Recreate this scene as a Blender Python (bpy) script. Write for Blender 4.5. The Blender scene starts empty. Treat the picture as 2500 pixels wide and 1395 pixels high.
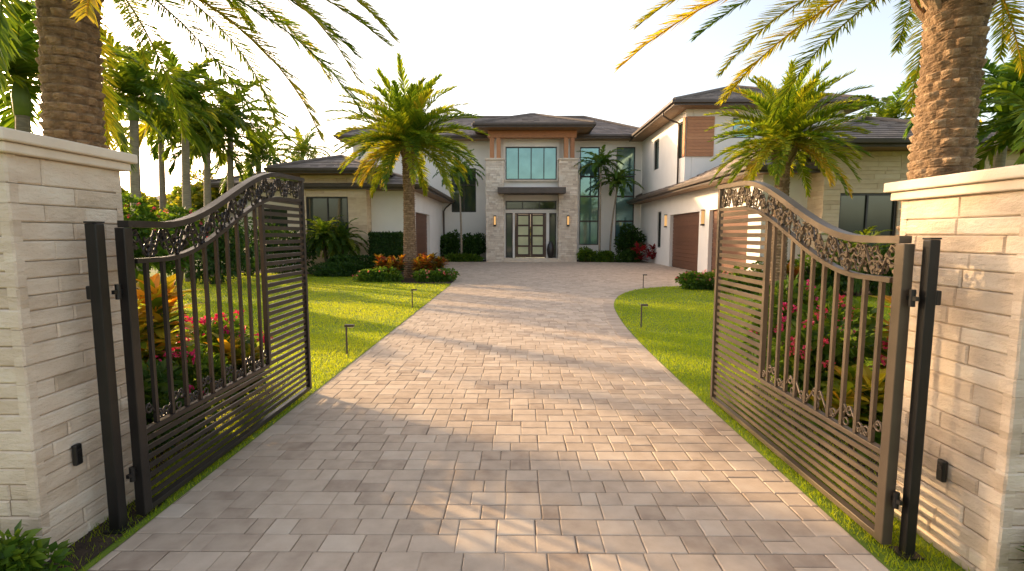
import bpy, math, random
import numpy as np
from math import radians as R, sin, cos, pi, tan, atan2
C = bpy.context.scene.collection
random.seed(4)
# ------------------------------------------------------------------ mesh builder
class MB:
    def __init__(s): s.v=[]; s.f=[]; s.r=[]; s.n=0
    def batch(s,V,pat,r=None):
        V=np.asarray(V,float); N,k,_=V.shape
        if r is None: r=np.full(N,.5)
        r=np.broadcast_to(np.asarray(r,float),(N,))
        base=s.n+np.arange(N)*k
        for p in pat:
            s.f.append(base[:,None]+np.array(p)[None,:]); s.r.append(r)
        s.v.append(V.reshape(-1,3)); s.n+=N*k
    def add(s,V,F,r=.5):
        V=np.asarray(V,float)
        for f in F:
            s.f.append(np.array([f])+s.n); s.r.append(np.array([r],float))
        s.v.append(V); s.n+=len(V)
    def grid(s,G,closed_u=False,r=None):
        a,b,_=G.shape; G=np.asarray(G,float)
        i=np.arange(a-1)[:,None]; j=np.arange(b if closed_u else b-1)[None,:]; j2=(j+1)%b
        F=np.stack([i*b+j,i*b+j2,(i+1)*b+j2,(i+1)*b+j],-1).reshape(-1,4)+s.n
        s.f.append(F); s.r.append(np.full(len(F),.5) if r is None else np.asarray(r).reshape(-1))
        s.v.append(G.reshape(-1,3)); s.n+=a*b
    def box(s,x0,x1,y0,y1,z0,z1,r=.5):
        x0,x1=min(x0,x1),max(x0,x1); y0,y1=min(y0,y1),max(y0,y1); z0,z1=min(z0,z1),max(z0,z1)
        V=[(x0,y0,z0),(x1,y0,z0),(x1,y1,z0),(x0,y1,z0),(x0,y0,z1),(x1,y0,z1),(x1,y1,z1),(x0,y1,z1)]
        s.add(V,[(0,3,2,1),(4,5,6,7),(0,1,5,4),(1,2,6,5),(2,3,7,6),(3,0,4,7)],r)
    def tube(s,pts,rad,n=6,r=.5,cap=True):
        P=np.asarray(pts,float); m=len(P)
        rad=np.broadcast_to(np.asarray(rad,float),(m,))
        T=np.gradient(P,axis=0); T/= (np.linalg.norm(T,axis=1,keepdims=True)+1e-9)
        ref=np.array([0,0,1.]) if abs(T[0][2])<.9 else np.array([1.,0,0])
        A=[];u=ref
        for t in T:
            u=u-t*np.dot(u,t); 
            if np.linalg.norm(u)<1e-4: u=np.cross(t,[.3,.5,.7])
            u=u/np.linalg.norm(u); A.append(u)
        A=np.array(A); B=np.cross(T,A)
        th=np.arange(n)*2*pi/n
        G=P[:,None,:]+rad[:,None,None]*(np.cos(th)[None,:,None]*A[:,None,:]+np.sin(th)[None,:,None]*B[:,None,:])
        n0=s.n; s.grid(G,True,np.full((m-1)*n,r))
        if cap:
            s.f.append(np.array([[n0+i for i in range(n)][::-1]])); s.r.append(np.array([r]))
            s.f.append(np.array([[n0+(m-1)*n+i for i in range(n)]])); s.r.append(np.array([r]))
    def build(s,name,mat,parent=None,smooth=False,bevel=0,kind=None):
        V=np.concatenate(s.v)
        if parent is not None:
            off=np.zeros(3); p=parent
            while p is not None: off+=np.array(p.location); p=p.parent
            V=V-off
        me=bpy.data.meshes.new(name); me.vertices.add(len(V)); me.vertices.foreach_set('co',V.ravel())
        tot=np.concatenate([np.full(len(f),f.shape[1]) for f in s.f]); idx=np.concatenate([f.ravel() for f in s.f])
        me.loops.add(len(idx)); me.loops.foreach_set('vertex_index',idx.astype(np.int32))
        st=np.concatenate([[0],np.cumsum(tot)[:-1]])
        me.polygons.add(len(tot)); me.polygons.foreach_set('loop_start',st.astype(np.int32))
        me.polygons.foreach_set('use_smooth',np.full(len(tot),smooth))
        me.update(calc_edges=True)
        at=me.attributes.new('rnd','FLOAT','FACE'); at.data.foreach_set('value',np.concatenate(s.r).astype(np.float32))
        me.materials.append(mat)
        o=bpy.data.objects.new(name,me); C.objects.link(o)
        if parent is not None: o.parent=parent
        if bevel:
            m=o.modifiers.new('bevel','BEVEL'); m.width=bevel; m.segments=2; m.limit_method='ANGLE'
        if kind: o['kind']=kind
        return o
def thing(name,label,cat,loc=(0,0,0),group=None):
    o=bpy.data.objects.new(name,None); C.objects.link(o); o.location=loc
    o['label']=label; o['category']=cat
    if group: o['group']=group
    return o
def tag(o,label,cat,group=None):
    o['label']=label; o['category']=cat
    if group: o['group']=group
    return o
def copy_tree(o,parent=None):
    c=o.copy(); C.objects.link(c)
    if parent is not None: c.parent=parent
    for ch in list(o.children): copy_tree(ch,c)
    return c
# ------------------------------------------------------------------ materials
def _new(name):
    m=bpy.data.materials.new(name); m.use_nodes=True; nt=m.node_tree; nt.nodes.clear()
    return m,nt,nt.nodes,nt.links
def ramp(N,cols):
    r=N.new('ShaderNodeValToRGB'); e=r.color_ramp.elements
    while len(e)<len(cols): e.new(.5)
    for i,c in enumerate(cols):
        e[i].position=i/(len(cols)-1); e[i].color=(*c,1)
    return r
def solid(name,cols,rough=.6,scale=6,bump=.15,bscale=60,metal=0,attr=0,stretch=(1,1,1),spec=.5,detail=6,bdist=.01,coat=0):
    m,nt,N,L=_new(name); out=N.new('ShaderNodeOutputMaterial'); b=N.new('ShaderNodeBsdfPrincipled')
    L.new(b.outputs[0],out.inputs[0])
    tc=N.new('ShaderNodeTexCoord'); mp=N.new('ShaderNodeMapping'); mp.inputs['Scale'].default_value=stretch
    L.new(tc.outputs['Object'],mp.inputs[0])
    n1=N.new('ShaderNodeTexNoise'); n1.inputs['Scale'].default_value=scale; n1.inputs['Detail'].default_value=detail
    L.new(mp.outputs[0],n1.inputs['Vector'])
    rp=ramp(N,cols)
    mr=N.new('ShaderNodeMapRange'); mr.inputs[1].default_value=.28; mr.inputs[2].default_value=.72
    L.new(n1.outputs[0],mr.inputs[0])
    if attr:
        a=N.new('ShaderNodeAttribute'); a.attribute_name='rnd'
        mx=N.new('ShaderNodeMix'); mx.inputs[0].default_value=attr
        L.new(mr.outputs[0],mx.inputs[2]); L.new(a.outputs['Fac'],mx.inputs[3]); L.new(mx.outputs[0],rp.inputs[0])
    else: L.new(mr.outputs[0],rp.inputs[0])
    L.new(rp.outputs[0],b.inputs['Base Color'])
    b.inputs['Roughness'].default_value=rough; b.inputs['Metallic'].default_value=metal
    b.inputs['Specular IOR Level'].default_value=spec
    if bump:
        n2=N.new('ShaderNodeTexNoise'); n2.inputs['Scale'].default_value=bscale; n2.inputs['Detail'].default_value=6; n2.inputs['Roughness'].default_value=.65
        L.new(mp.outputs[0],n2.inputs['Vector'])
        bp=N.new('ShaderNodeBump'); bp.inputs['Strength'].default_value=bump; bp.inputs['Distance'].default_value=bdist
        L.new(n2.outputs[0],bp.inputs['Height']); L.new(bp.outputs[0],b.inputs['Normal'])
    return m
def leafm(name,cols,trans=.4,rough=.5,spec=.3):
    m,nt,N,L=_new(name); out=N.new('ShaderNodeOutputMaterial'); b=N.new('ShaderNodeBsdfPrincipled')
    a=N.new('ShaderNodeAttribute'); a.attribute_name='rnd'; rp=ramp(N,cols); L.new(a.outputs['Fac'],rp.inputs[0])
    L.new(rp.outputs[0],b.inputs['Base Color']); b.inputs['Roughness'].default_value=rough
    b.inputs['Specular IOR Level'].default_value=spec
    t=N.new('ShaderNodeBsdfTranslucent')
    g=N.new('ShaderNodeMix'); g.data_type='RGBA'; g.blend_type='MULTIPLY'; g.inputs[0].default_value=1
    L.new(rp.outputs[0],g.inputs[6]); g.inputs[7].default_value=(2.6,2.2,.8,1)
    L.new(g.outputs[2],t.inputs[0])
    mx=N.new('ShaderNodeMixShader'); mx.inputs[0].default_value=trans
    L.new(b.outputs[0],mx.inputs[1]); L.new(t.outputs[0],mx.inputs[2]); L.new(mx.outputs[0],out.inputs[0])
    return m
def emis(name,c,s):
    m,nt,N,L=_new(name); out=N.new('ShaderNodeOutputMaterial'); e=N.new('ShaderNodeEmission')
    e.inputs[0].default_value=(*c,1); e.inputs[1].default_value=s; L.new(e.outputs[0],out.inputs[0]); return m
m_paver=solid('pavers',[(.33,.235,.165),(.47,.355,.255),(.58,.45,.33),(.65,.53,.405)],.75,9,.35,60,attr=.6,bdist=.006)
m_border=solid('border_pavers',[(.34,.25,.18),(.47,.36,.265),(.55,.435,.33)],.75,9,.35,60,attr=.6)
m_grout=solid('grout',[(.25,.185,.135),(.35,.265,.195)],.95,30,.3,120)
m_ground=solid('ground',[(.05,.08,.014),(.09,.13,.02)],.95,.7,.4,8)
m_soil=solid('soil',[(.03,.018,.009),(.075,.045,.025)],.95,14,.8,40,bdist=.03)
m_lawn=solid('lawn_base',[(.10,.16,.006),(.16,.225,.008),(.22,.28,.012)],.9,1.4,.6,60,bdist=.02)
m_grass=leafm('grass_blades',[(.12,.20,.006),(.19,.275,.008),(.28,.34,.012),(.36,.39,.03)],.5)
m_stone=solid('limestone',[(.40,.30,.20),(.60,.47,.34),(.71,.58,.44),(.78,.68,.54)],.85,5,.9,18,attr=.5,stretch=(1,1,2.6),bdist=.014)
m_stone2=solid('ledge_stone',[(.48,.38,.29),(.70,.59,.46),(.85,.76,.63)],.8,6,.5,30,attr=.7,bdist=.012)
m_stone3=solid('travertine',[(.58,.41,.26),(.74,.57,.38),(.83,.67,.47)],.75,4,.3,30,attr=.6,stretch=(1,1,3))
m_cope=solid('coping_stone',[(.64,.53,.40),(.76,.65,.51)],.7,4,.3,40)
m_mortar=solid('mortar',[(.22,.165,.12),(.32,.25,.185)],.95,30,.3,100)
m_white=solid('white_stucco',[(.80,.76,.69),(.87,.83,.76)],.85,1.2,.2,140,bdist=.004)
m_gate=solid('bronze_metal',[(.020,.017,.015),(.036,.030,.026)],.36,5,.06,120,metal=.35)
m_gate2=solid('sunlit_bronze_metal',[(.11,.08,.052),(.155,.115,.076)],.36,5,.06,120,metal=.35)  # same gate bronze as m_gate, with sunlight painted in as lighter brown
m_post=solid('black_metal',[(.010,.009,.008),(.022,.020,.018)],.4,5,.05,90,metal=.3)
m_black=solid('black_plastic',[(.006,.006,.006),(.014,.013,.012)],.35,8,.05,90)
m_fascia=solid('bronze_fascia',[(.06,.042,.03),(.09,.065,.048)],.45,3,.05,60)
m_soffit=solid('soffit_boards',[(.22,.13,.06),(.30,.18,.09)],.6,3,.1,40,stretch=(1,8,1))
m_tile=solid('roof_tiles',[(.105,.083,.07),(.18,.145,.12),(.26,.21,.175)],.75,5,.3,50,attr=.75)
m_wood=solid('cedar',[(.28,.11,.043),(.44,.19,.075),(.52,.25,.11)],.5,5,.2,30,attr=.5,stretch=(1,1,7))
m_gar=solid('garage_wood',[(.11,.047,.025),(.18,.08,.043)],.5,4,.15,40,attr=.4,stretch=(1,1,9))
m_door=solid('mahogany',[(.045,.018,.012),(.08,.035,.02)],.4,5,.1,50)
m_frame=solid('window_frame_metal',[(.02,.018,.016),(.035,.03,.027)],.4,5,0,50)
def glassm(name,c,rough=.04,metal=.0,spec=1.0):
    return solid(name,[tuple(x*.7 for x in c),c],rough,1.2,.03,1.5,metal=metal,spec=spec)
m_glass=glassm('tinted_glass',(.045,.07,.055),.04,.25)
m_glass_t=glassm('teal_glass',(.20,.38,.37),.05,.5)
m_glass_f=glassm('frosted_glass',(.66,.68,.40),.35,0,.4)
m_lamp=emis('lamp_glow',(1,.55,.2),.9)
m_dtrunk=solid('date_palm_bark',[(.095,.055,.028),(.21,.13,.068),(.34,.225,.13),(.45,.32,.20)],.9,14,.9,40,attr=.55,bdist=.02)
m_gtrunk=solid('grey_palm_bark',[(.20,.16,.11),(.34,.28,.20)],.85,6,.3,30,stretch=(1,1,6))
m_ctr=solid('crownshaft',[(.10,.16,.03),(.16,.22,.05)],.5,6,.1,30)
m_stem=solid('brown_stem',[(.07,.045,.025),(.13,.09,.05)],.9,10,.4,40)
m_palm=leafm('date_palm_leaf',[(.035,.08,.012),(.065,.125,.014),(.12,.175,.018),(.24,.24,.02),(.38,.30,.04)],.44)
m_palmb=leafm('sunlit_palm_leaf',[(.04,.09,.012),(.085,.155,.014),(.15,.21,.018),(.28,.28,.022),(.42,.32,.05)],.48)  # brighter copy of m_palm: sunlight on the fronds put into the leaf colour
m_palm2=leafm('tropic_palm_leaf',[(.03,.075,.012),(.06,.115,.015),(.12,.165,.018),(.25,.24,.025)],.5)
m_palm3=leafm('young_palm_leaf',[(.03,.08,.012),(.06,.14,.02),(.11,.19,.03),(.17,.22,.04)],.4)
m_shrub=leafm('dark_shrub_leaf',[(.014,.045,.008),(.03,.075,.012),(.055,.11,.016)],.28)
m_shrub2=leafm('light_shrub_leaf',[(.03,.08,.01),(.07,.14,.016),(.14,.21,.02)],.4)
m_tree=leafm('background_leaf',[(.04,.08,.012),(.08,.12,.016),(.17,.19,.025),(.28,.25,.035)],.48)
m_croton=leafm('croton_leaf',[(.05,.12,.01),(.15,.20,.015),(.42,.33,.03),(.52,.25,.03),(.38,.11,.03)],.38)
m_croton2=leafm('bronze_croton_leaf',[(.05,.09,.014),(.12,.12,.018),(.32,.20,.02),(.30,.09,.018),(.14,.03,.015)],.38)
m_red=leafm('red_leaf',[(.10,.01,.015),(.25,.02,.03),(.35,.04,.05)],.3)
m_pink=leafm('magenta_petal',[(.40,.012,.11),(.55,.03,.18),(.62,.08,.25)],.2)
m_redf=leafm('red_petal',[(.45,.02,.07),(.55,.05,.13),(.60,.12,.18)],.2)
m_wflow=leafm('pale_petal',[(.6,.4,.4),(.6,.2,.25),(.5,.06,.12)],.3)
m_vase=solid('dark_ceramic',[(.015,.013,.012),(.03,.026,.024)],.3,5,.05,30)
# ------------------------------------------------------------------ camera, light
CAMZ=1.6; PITCH=5.73; YAW=.46; F=1245.
cam=bpy.data.objects.new('camera',bpy.data.cameras.new('camera')); C.objects.link(cam)
cam.location=(0,0,CAMZ); cam.rotation_euler=(R(90-PITCH),0,R(YAW))
cam.data.lens=F/2500*36; cam.data.sensor_width=36; cam.data.clip_end=3000; cam.data.clip_start=.05
bpy.context.scene.camera=cam
SX,SY=-.82,.57; EL=16.0
s=bpy.data.lights.new('sun','SUN'); s.energy=8; s.angle=R(1.2); s.color=(1,.70,.38)
so=bpy.data.objects.new('sun',s); C.objects.link(so)
from mathutils import Vector
d=Vector((-SX*cos(R(EL)),-SY*cos(R(EL)),-sin(R(EL))))
so.rotation_euler=d.to_track_quat('-Z','Y').to_euler()
w=bpy.data.worlds.new('World'); bpy.context.scene.world=w; w.use_nodes=True
nt=w.node_tree; bg=nt.nodes['Background']; sk=nt.nodes.new('ShaderNodeTexSky'); sk.sky_type='NISHITA'
sk.sun_disc=False; sk.sun_elevation=R(EL); sk.sun_rotation=atan2(SX,SY); sk.air_density=1.0; sk.dust_density=2.8; sk.ozone_density=1.2
hs=nt.nodes.new('ShaderNodeHueSaturation'); hs.inputs['Saturation'].default_value=.82
tm=nt.nodes.new('ShaderNodeMix'); tm.data_type='RGBA'; tm.blend_type='MULTIPLY'; tm.inputs[0].default_value=1; tm.inputs[7].default_value=(1.15,1.0,.90,1)
nt.links.new(sk.outputs[0],hs.inputs['Color']); nt.links.new(hs.outputs[0],tm.inputs[6]); nt.links.new(tm.outputs[2],bg.inputs[0]); bg.inputs[1].default_value=.47
sc=bpy.context.scene; sc.view_settings.view_transform='Standard'; sc.view_settings.look='None'; sc.view_settings.exposure=0
def XW(px,Y): return (px-1260)/1245*Y
# ------------------------------------------------------------------ ground, pavers, lawn
mb=MB(); mb.add([(-600,-600,0),(600,-600,0),(600,600,0),(-600,600,0)],[(0,1,2,3)]); mb.build('ground',m_ground,kind='structure')
EL_=[(-2.02,-2),(-2.02,5),(-2.04,10),(-2.05,14),(-2.05,16.2),(-2.12,17.4),(-2.3,18.6),(-2.7,20.0),(-3.3,21.4),(-4.45,22.4)]
ER_=[(1.76,-2),(1.76,4),(1.78,6.5),(1.86,8.5),(2.0,10),(2.15,11.2),(2.42,12.4),(2.8,13.5),(3.35,14.5),(4.1,15.2),(5.0,15.6),(6.2,15.75),(7.55,15.8)]
def smooth(P,k=3):
    P=[np.array(p,float) for p in P]
    for _ in range(k):
        Q=[P[0]]
        for a,b in zip(P[:-1],P[1:]): Q+= [a*.75+b*.25,a*.25+b*.75]
        Q.append(P[-1]); P=Q
    return np.array(P)
EL_s=smooth(EL_); ER_s=smooth(ER_)
court=list(map(tuple,EL_s))+[(-4.45,29.4),(-1.75,29.4),(-1.75,29.9),(3.6,29.9),(3.6,29.1),(7.55,28.9)]+list(map(tuple,ER_s[::-1]))
def inpoly(X,Y,poly):
    c=np.zeros(X.shape,bool); n=len(poly); j=n-1
    for i in range(n):
        xi,yi=poly[i]; xj,yj=poly[j]
        if yi!=yj:
            t=((yi>Y)!=(yj>Y))&(X<(xj-xi)*(Y-yi)/(yj-yi)+xi); c^=t
        j=i
    return c
rng=np.random.default_rng(5)
mb=MB(); mb.add([(x,y,.008) for x,y in court],[tuple(range(len(court)))]); mb.build('driveway_bedding',m_grout,kind='structure')
pv=[]
y=-1.2; S=.150; q=.86
while y<30:
    x=-4.6+rng.uniform(-.2,0)
    while x<7.8:
        k=rng.choice(5,p=[.3,.17,.33,.12,.08]); h2=2*S
        if k==0: pv+=[(x,y,.24*q,S),(x,y+S,.24*q,S)]; x+=.24*q
        elif k==1: pv+=[(x,y,.16*q,S),(x,y+S,.16*q,S)]; x+=.16*q
        elif k==2:
            a=rng.choice([.12,.16,.24])*q; pv+=[(x,y,a,S),(x+a,y,.4*q-a,S),(x,y+S,.4*q-a,S),(x+.4*q-a,y+S,a,S)]; x+=.4*q
        elif k==3: pv+=[(x,y,.24*q,.2),(x,y+.2,.24*q,h2-.2)]; x+=.24*q
        else: pv+=[(x,y,.2*q,.108),(x,y+.108,.2*q,h2-.108)]; x+=.2*q
    y+=2*S
pv=np.array(pv); cx=pv[:,0]+pv[:,2]/2; cy=pv[:,1]+pv[:,3]/2
pv=pv[inpoly(cx,cy,court)|inpoly(cx+.11,cy,court)|inpoly(cx-.11,cy,court)]; n=len(pv)
g=.0022; bv=.006; z=.02+rng.uniform(-.0012,.0008,n)
x0=pv[:,0]+g; x1=pv[:,0]+pv[:,2]-g; y0=pv[:,1]+g; y1=pv[:,1]+pv[:,3]-g
j=lambda: rng.normal(0,.0012,n)
x0=x0+j(); x1=x1+j(); y0=y0+j(); y1=y1+j()
zb=np.full(n,.006); c=lambda a,b,zz: np.stack([a,b,zz],-1)
V=np.stack([c(x0,y0,zb),c(x1,y0,zb),c(x1,y1,zb),c(x0,y1,zb),
 c(x0,y0,z-.003),c(x1,y0,z-.003),c(x1,y1,z-.003),c(x0,y1,z-.003),
 c(x0+bv,y0+bv,z),c(x1-bv,y0+bv,z),c(x1-bv,y1-bv,z),c(x0+bv,y1-bv,z)],1)
pat=[(8,9,10,11)]+[(a,(a+1)%4,4+(a+1)%4,4+a) for a in range(4)]+[(4+a,4+(a+1)%4,8+(a+1)%4,8+a) for a in range(4)]
mb=MB(); mb.batch(V,pat,np.clip(rng.normal(.5,.25,n),0,1)); mb.build('driveway',m_paver,kind='structure')
mb=MB()
def border(P,side,w):
    seg=np.linalg.norm(np.diff(P,axis=0),axis=1); Ls=np.concatenate([[0],np.cumsum(seg)]); 
    tt=np.arange(0,Ls[-1],.12)
    X=np.interp(tt,Ls,P[:,0]); Y=np.interp(tt,Ls,P[:,1])
    T=np.stack([np.gradient(X),np.gradient(Y)],-1); T/=np.linalg.norm(T,axis=1,keepdims=True); Nn=np.stack([T[:,1],-T[:,0]],-1)*side
    for i in range(len(tt)-1):
        a=np.array([X[i],Y[i]])+T[i]*.003; b=np.array([X[i+1],Y[i+1]])-T[i]*.003
        q=[a,b,b+Nn[i+1]*w,a+Nn[i]*w]; m=sum(q)/4; zz=.0245+random.uniform(-.001,.001)
        V=[(*p,.005) for p in q]+[(*p,zz-.003) for p in q]+[(*(p+(m-p)*.07),zz) for p in q]
        mb.add(V,pat,random.random())
border(ER_s[ER_s[:,1]>7.5],-1,.24)
mb.build('driveway_border',m_border,kind='structure')
LL=[(x-.0,y) for x,y in map(tuple,EL_s)]; LL=[p for p in LL if p[1]<16.2]
left_lawn=[(-2.03,-2)]+LL[1:]+[(-2.3,16.5),(-3.2,16.3),(-4.6,17.2),(-6,19),(-9,20.5),(-14,21),(-30,21),(-30,-2)]
RR=[tuple(p) for p in ER_s if p[0]<5.2]
right_lawn=RR+[(5.2,14.7),(6.5,13.6),(8.6,13.2),(12,13),(30,13),(30,-2)]
for P in (left_lawn,right_lawn):
    mb=MB(); mb.add([(x,y,.024) for x,y in P],[tuple(range(len(P)))][::1])
    o=mb.build('lawn',m_lawn,kind='structure')
for P in ([(-2.1,16.1),(-2.1,17.4),(-2.3,18.6),(-2.7,20.0),(-3.3,21.4),(-4.45,22.6),(-14,23),(-14,20.8),(-9,20.4),(-6,18.9),(-4.6,17.1),(-3.2,16.2)],
          [(5.1,15.55),(5.2,14.6),(6.5,13.5),(8.6,13.1),(16,12.9),(16,16.2),(7.6,16.2),(7.5,15.8),(6.2,15.7)],
          [(-4.45,29.4),(-1.75,29.4),(-1.75,31.5),(-4.45,31.5)],[(3.6,29.1),(7.55,28.9),(7.55,31.5),(3.6,31.5)],
          [(-2.35,2.95),(-2.45,5.3),(-4.2,5.5),(-5,2.95)],[(2.2,2.9),(2.25,5.2),(3.8,5.4),(5,2.9)],
          [(-2.04,1.3),(-2.07,2.9),(-2.5,2.9),(-2.5,1.3)]):
    mb=MB(); mb.add([(x,y,.03) for x,y in P],[tuple(range(len(P)))]); mb.build('planting_bed',m_soil,kind='structure')
def blades(poly,bands,rng):
    out=[]
    for (x0,x1,y0,y1,dens,h,wd) in bands:
        n=int((x1-x0)*(y1-y0)*dens); X=rng.uniform(x0,x1,n); Y=rng.uniform(y0,y1,n)
        k=inpoly(X,Y,poly); X=X[k];Y=Y[k]; n=len(X)
        hh=h*rng.uniform(.6,1.25,n); az=rng.uniform(0,2*pi,n); lean=rng.uniform(.2,1.0,n)*hh; la=rng.uniform(0,2*pi,n)
        w2=wd*rng.uniform(.7,1.3,n)/2
        B=np.stack([X,Y,np.full(n,.022)],-1); W=np.stack([np.cos(az)*w2,np.sin(az)*w2,0*w2],-1)
        T=B+np.stack([np.cos(la)*lean,np.sin(la)*lean,hh],-1)
        r=np.clip(.5+.2*np.sin(X*1.3+np.sin(Y*1.1))*np.sin(Y*.9+X*.4)+rng.normal(0,.16,n),0,1)
        out.append((np.stack([B-W,B+W,T],1),r))
    return out
mb=MB()
for V,r in blades([(x-.005,y) for x,y in left_lawn],[(-2.6,-1.9,1.5,2.5,1500,.04,.006),(-6,-1.9,2.5,5.5,4200,.034,.006),(-7.5,-1.9,5.5,8,3400,.032,.008),(-10,-1.9,8,11.5,1600,.03,.012),(-12,-1.9,11.5,21,650,.03,.018)],rng)+\
    blades([(x+.01,y) for x,y in right_lawn],[(1.7,2.6,1.4,2.0,4200,.034,.006),(1.7,5.5,2.0,5.5,4200,.034,.006),(1.7,6.5,5.5,8,3400,.032,.008),(1.8,8.5,8,11.5,1600,.03,.012),(2,12,11.5,15.7,700,.03,.018)],rng):
    mb.batch(V,[(0,1,2)],r)
mb.build('grass',m_grass,kind='stuff')['label']='short sunlit turf of both lawns'
# ------------------------------------------------------------------ stone facing
def stone_face(mb,axis,pos,out,u0,u1,z0,z1,rows,lens,rng,jut=.012,gap=.004,thick=.05,jl=.002):
    z=z0
    while z<z1-.01:
        h=rng.uniform(*rows); 
        if z+h>z1-rows[0]*.6: h=z1-z
        u=u0; first=True
        while u<u1-.005:
            l=rng.uniform(*lens)
            if first: l*=rng.uniform(.4,1); first=False
            if u+l>u1-lens[0]*.6: l=u1-u
            a,b,c_,d_=u+gap/2,u+l-gap/2,z+gap/2,z+h-gap/2; e=min(.007,h*.12)
            o0=pos; o1=pos+out*(thick+rng.uniform(0,jut)); om=o1-out*e
            def pt(uu,dd,zz): return (uu,dd,zz) if axis=='y' else (dd,uu,zz)
            jj=lambda: out*rng.uniform(-jl,jl)
            V=[pt(a,o0,c_),pt(b,o0,c_),pt(b,o0,d_),pt(a,o0,d_),pt(a,om,c_),pt(b,om,c_),pt(b,om,d_),pt(a,om,d_),
               pt(a+e,o1+jj(),c_+e),pt(b-e,o1+jj(),c_+e),pt(b-e,o1+jj(),d_-e),pt(a+e,o1+jj(),d_-e)]
            mb.add(V,pat,float(np.clip(rng.normal(.55,.28),0,1))); u+=l
        z+=h
# ------------------------------------------------------------------ gate pillars
def pillar(xi,side,ya,yb,ztop,label,eye):
    root=thing('gate_pillar',label,'pillar',(xi+side*.6,(ya+yb)/2,0))
    t=.05; xo=xi+side*1.25
    mb=MB(); mb.box(xi+side*t,xo-side*t,ya+t,yb-t,0,ztop-.09); mb.build('core',m_mortar,root)
    mb=MB()
    for (ax,ps,ou,a_,b_) in (('x',xi+side*t,-side,ya,yb),('y',ya+t,-1,min(xi,xo),max(xi,xo)),('y',yb-t,1,min(xi,xo),max(xi,xo))):
        stone_face(mb,ax,ps,ou,a_,b_,0,ztop-.1,(.07,.098),(.2,.6),rng,.006,.0028,t-.005,.002)
    mb.build('stone_facing',m_stone,root)
    mb=MB(); mb.box(xi-side*.035,xo+side*.035,ya-.035,yb+.035,ztop-.1,ztop-.055); mb.box(xi-side*.06,xo+side*.06,ya-.06,yb+.06,ztop-.053,ztop)
    mb.build('coping',m_cope,root,bevel=.008)
    ey,ez=eye
    mb=MB(); mb.box(xi-side*.005,xi-side*.03,ey-.022,ey+.022,ez-.055,ez+.055); e=mb.build('sensor_box',m_black,root,bevel=.008)
    mb=MB(); mb.tube([(xi-side*.028,ey,ez+.02),(xi-side*.034,ey,ez+.02)],.013,12); mb.build('lens',m_vase,e)
pillar(-2.26,-1,2.28,2.95,2.06,'tall pale limestone gate pillar left of the driveway, mostly shaded',(2.49,.48))
pillar(2.12,1,2.13,2.86,1.885,'sunlit limestone gate pillar right of the driveway',(2.43,.44))
# ------------------------------------------------------------------ gates
def sweep(mb,P,tx,tn):
    P=np.asarray(P,float); T=np.gradient(P,axis=0); T/=np.linalg.norm(T,axis=1,keepdims=True)
    Nn=np.stack([0*T[:,0],-T[:,2],T[:,1]],-1); X=np.array([1.,0,0])
    G=np.stack([P+X*tx/2+Nn*tn/2,P-X*tx/2+Nn*tn/2,P-X*tx/2-Nn*tn/2,P+X*tx/2-Nn*tn/2],1)
    n0=mb.n; mb.grid(G,True); m=len(P)
    mb.add(G[0],[(0,1,2,3)]); mb.add(G[-1],[(3,2,1,0)])
def scroll(mb,x,s,z,w,h,flip,rad):
    pts=[]; 
    for k,t in enumerate(np.linspace(1,0,16)):
        a=pi*.5+2*pi*1.15*t; r_=h*.25*(1-.72*t); pts.append((-w*.24+r_*cos(a)*1.05,h*.22+r_*sin(a)))
    for k,t in enumerate(np.linspace(0,1,16)):
        a=-pi*.5+2*pi*1.15*t; r_=h*.25*(1-.72*t); pts.append((w*.24+r_*cos(a)*1.05,-h*.22+r_*sin(a)))
    pts=np.array(pts); 
    if flip: pts[:,1]*=-1
    P=np.stack([np.full(len(pts),x),s+pts[:,0],z+pts[:,1]],-1); mb.tube(P,rad,6)
def ring(mb,x,s,z,r_,rad):
    a=np.linspace(0,2*pi,17); mb.tube(np.stack([np.full(17,x),s+r_*np.cos(a),z+r_*np.sin(a)],-1),rad,6,cap=False)
def leafbit(mb,x,s,z,l,a):
    ca,sa=cos(a),sin(a); pts=[(0,0),(.35,.28),(1,0),(.35,-.28)]
    V=[]
    for dx in (-.004,.004): V+=[(x+dx,s+l*(u*ca-v*sa),z+l*(u*sa+v*ca)) for u,v in pts]
    mb.add(V,[(0,1,2,3),(7,6,5,4),(0,4,5,1),(1,5,6,2),(2,6,7,3),(3,7,4,0)])
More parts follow.
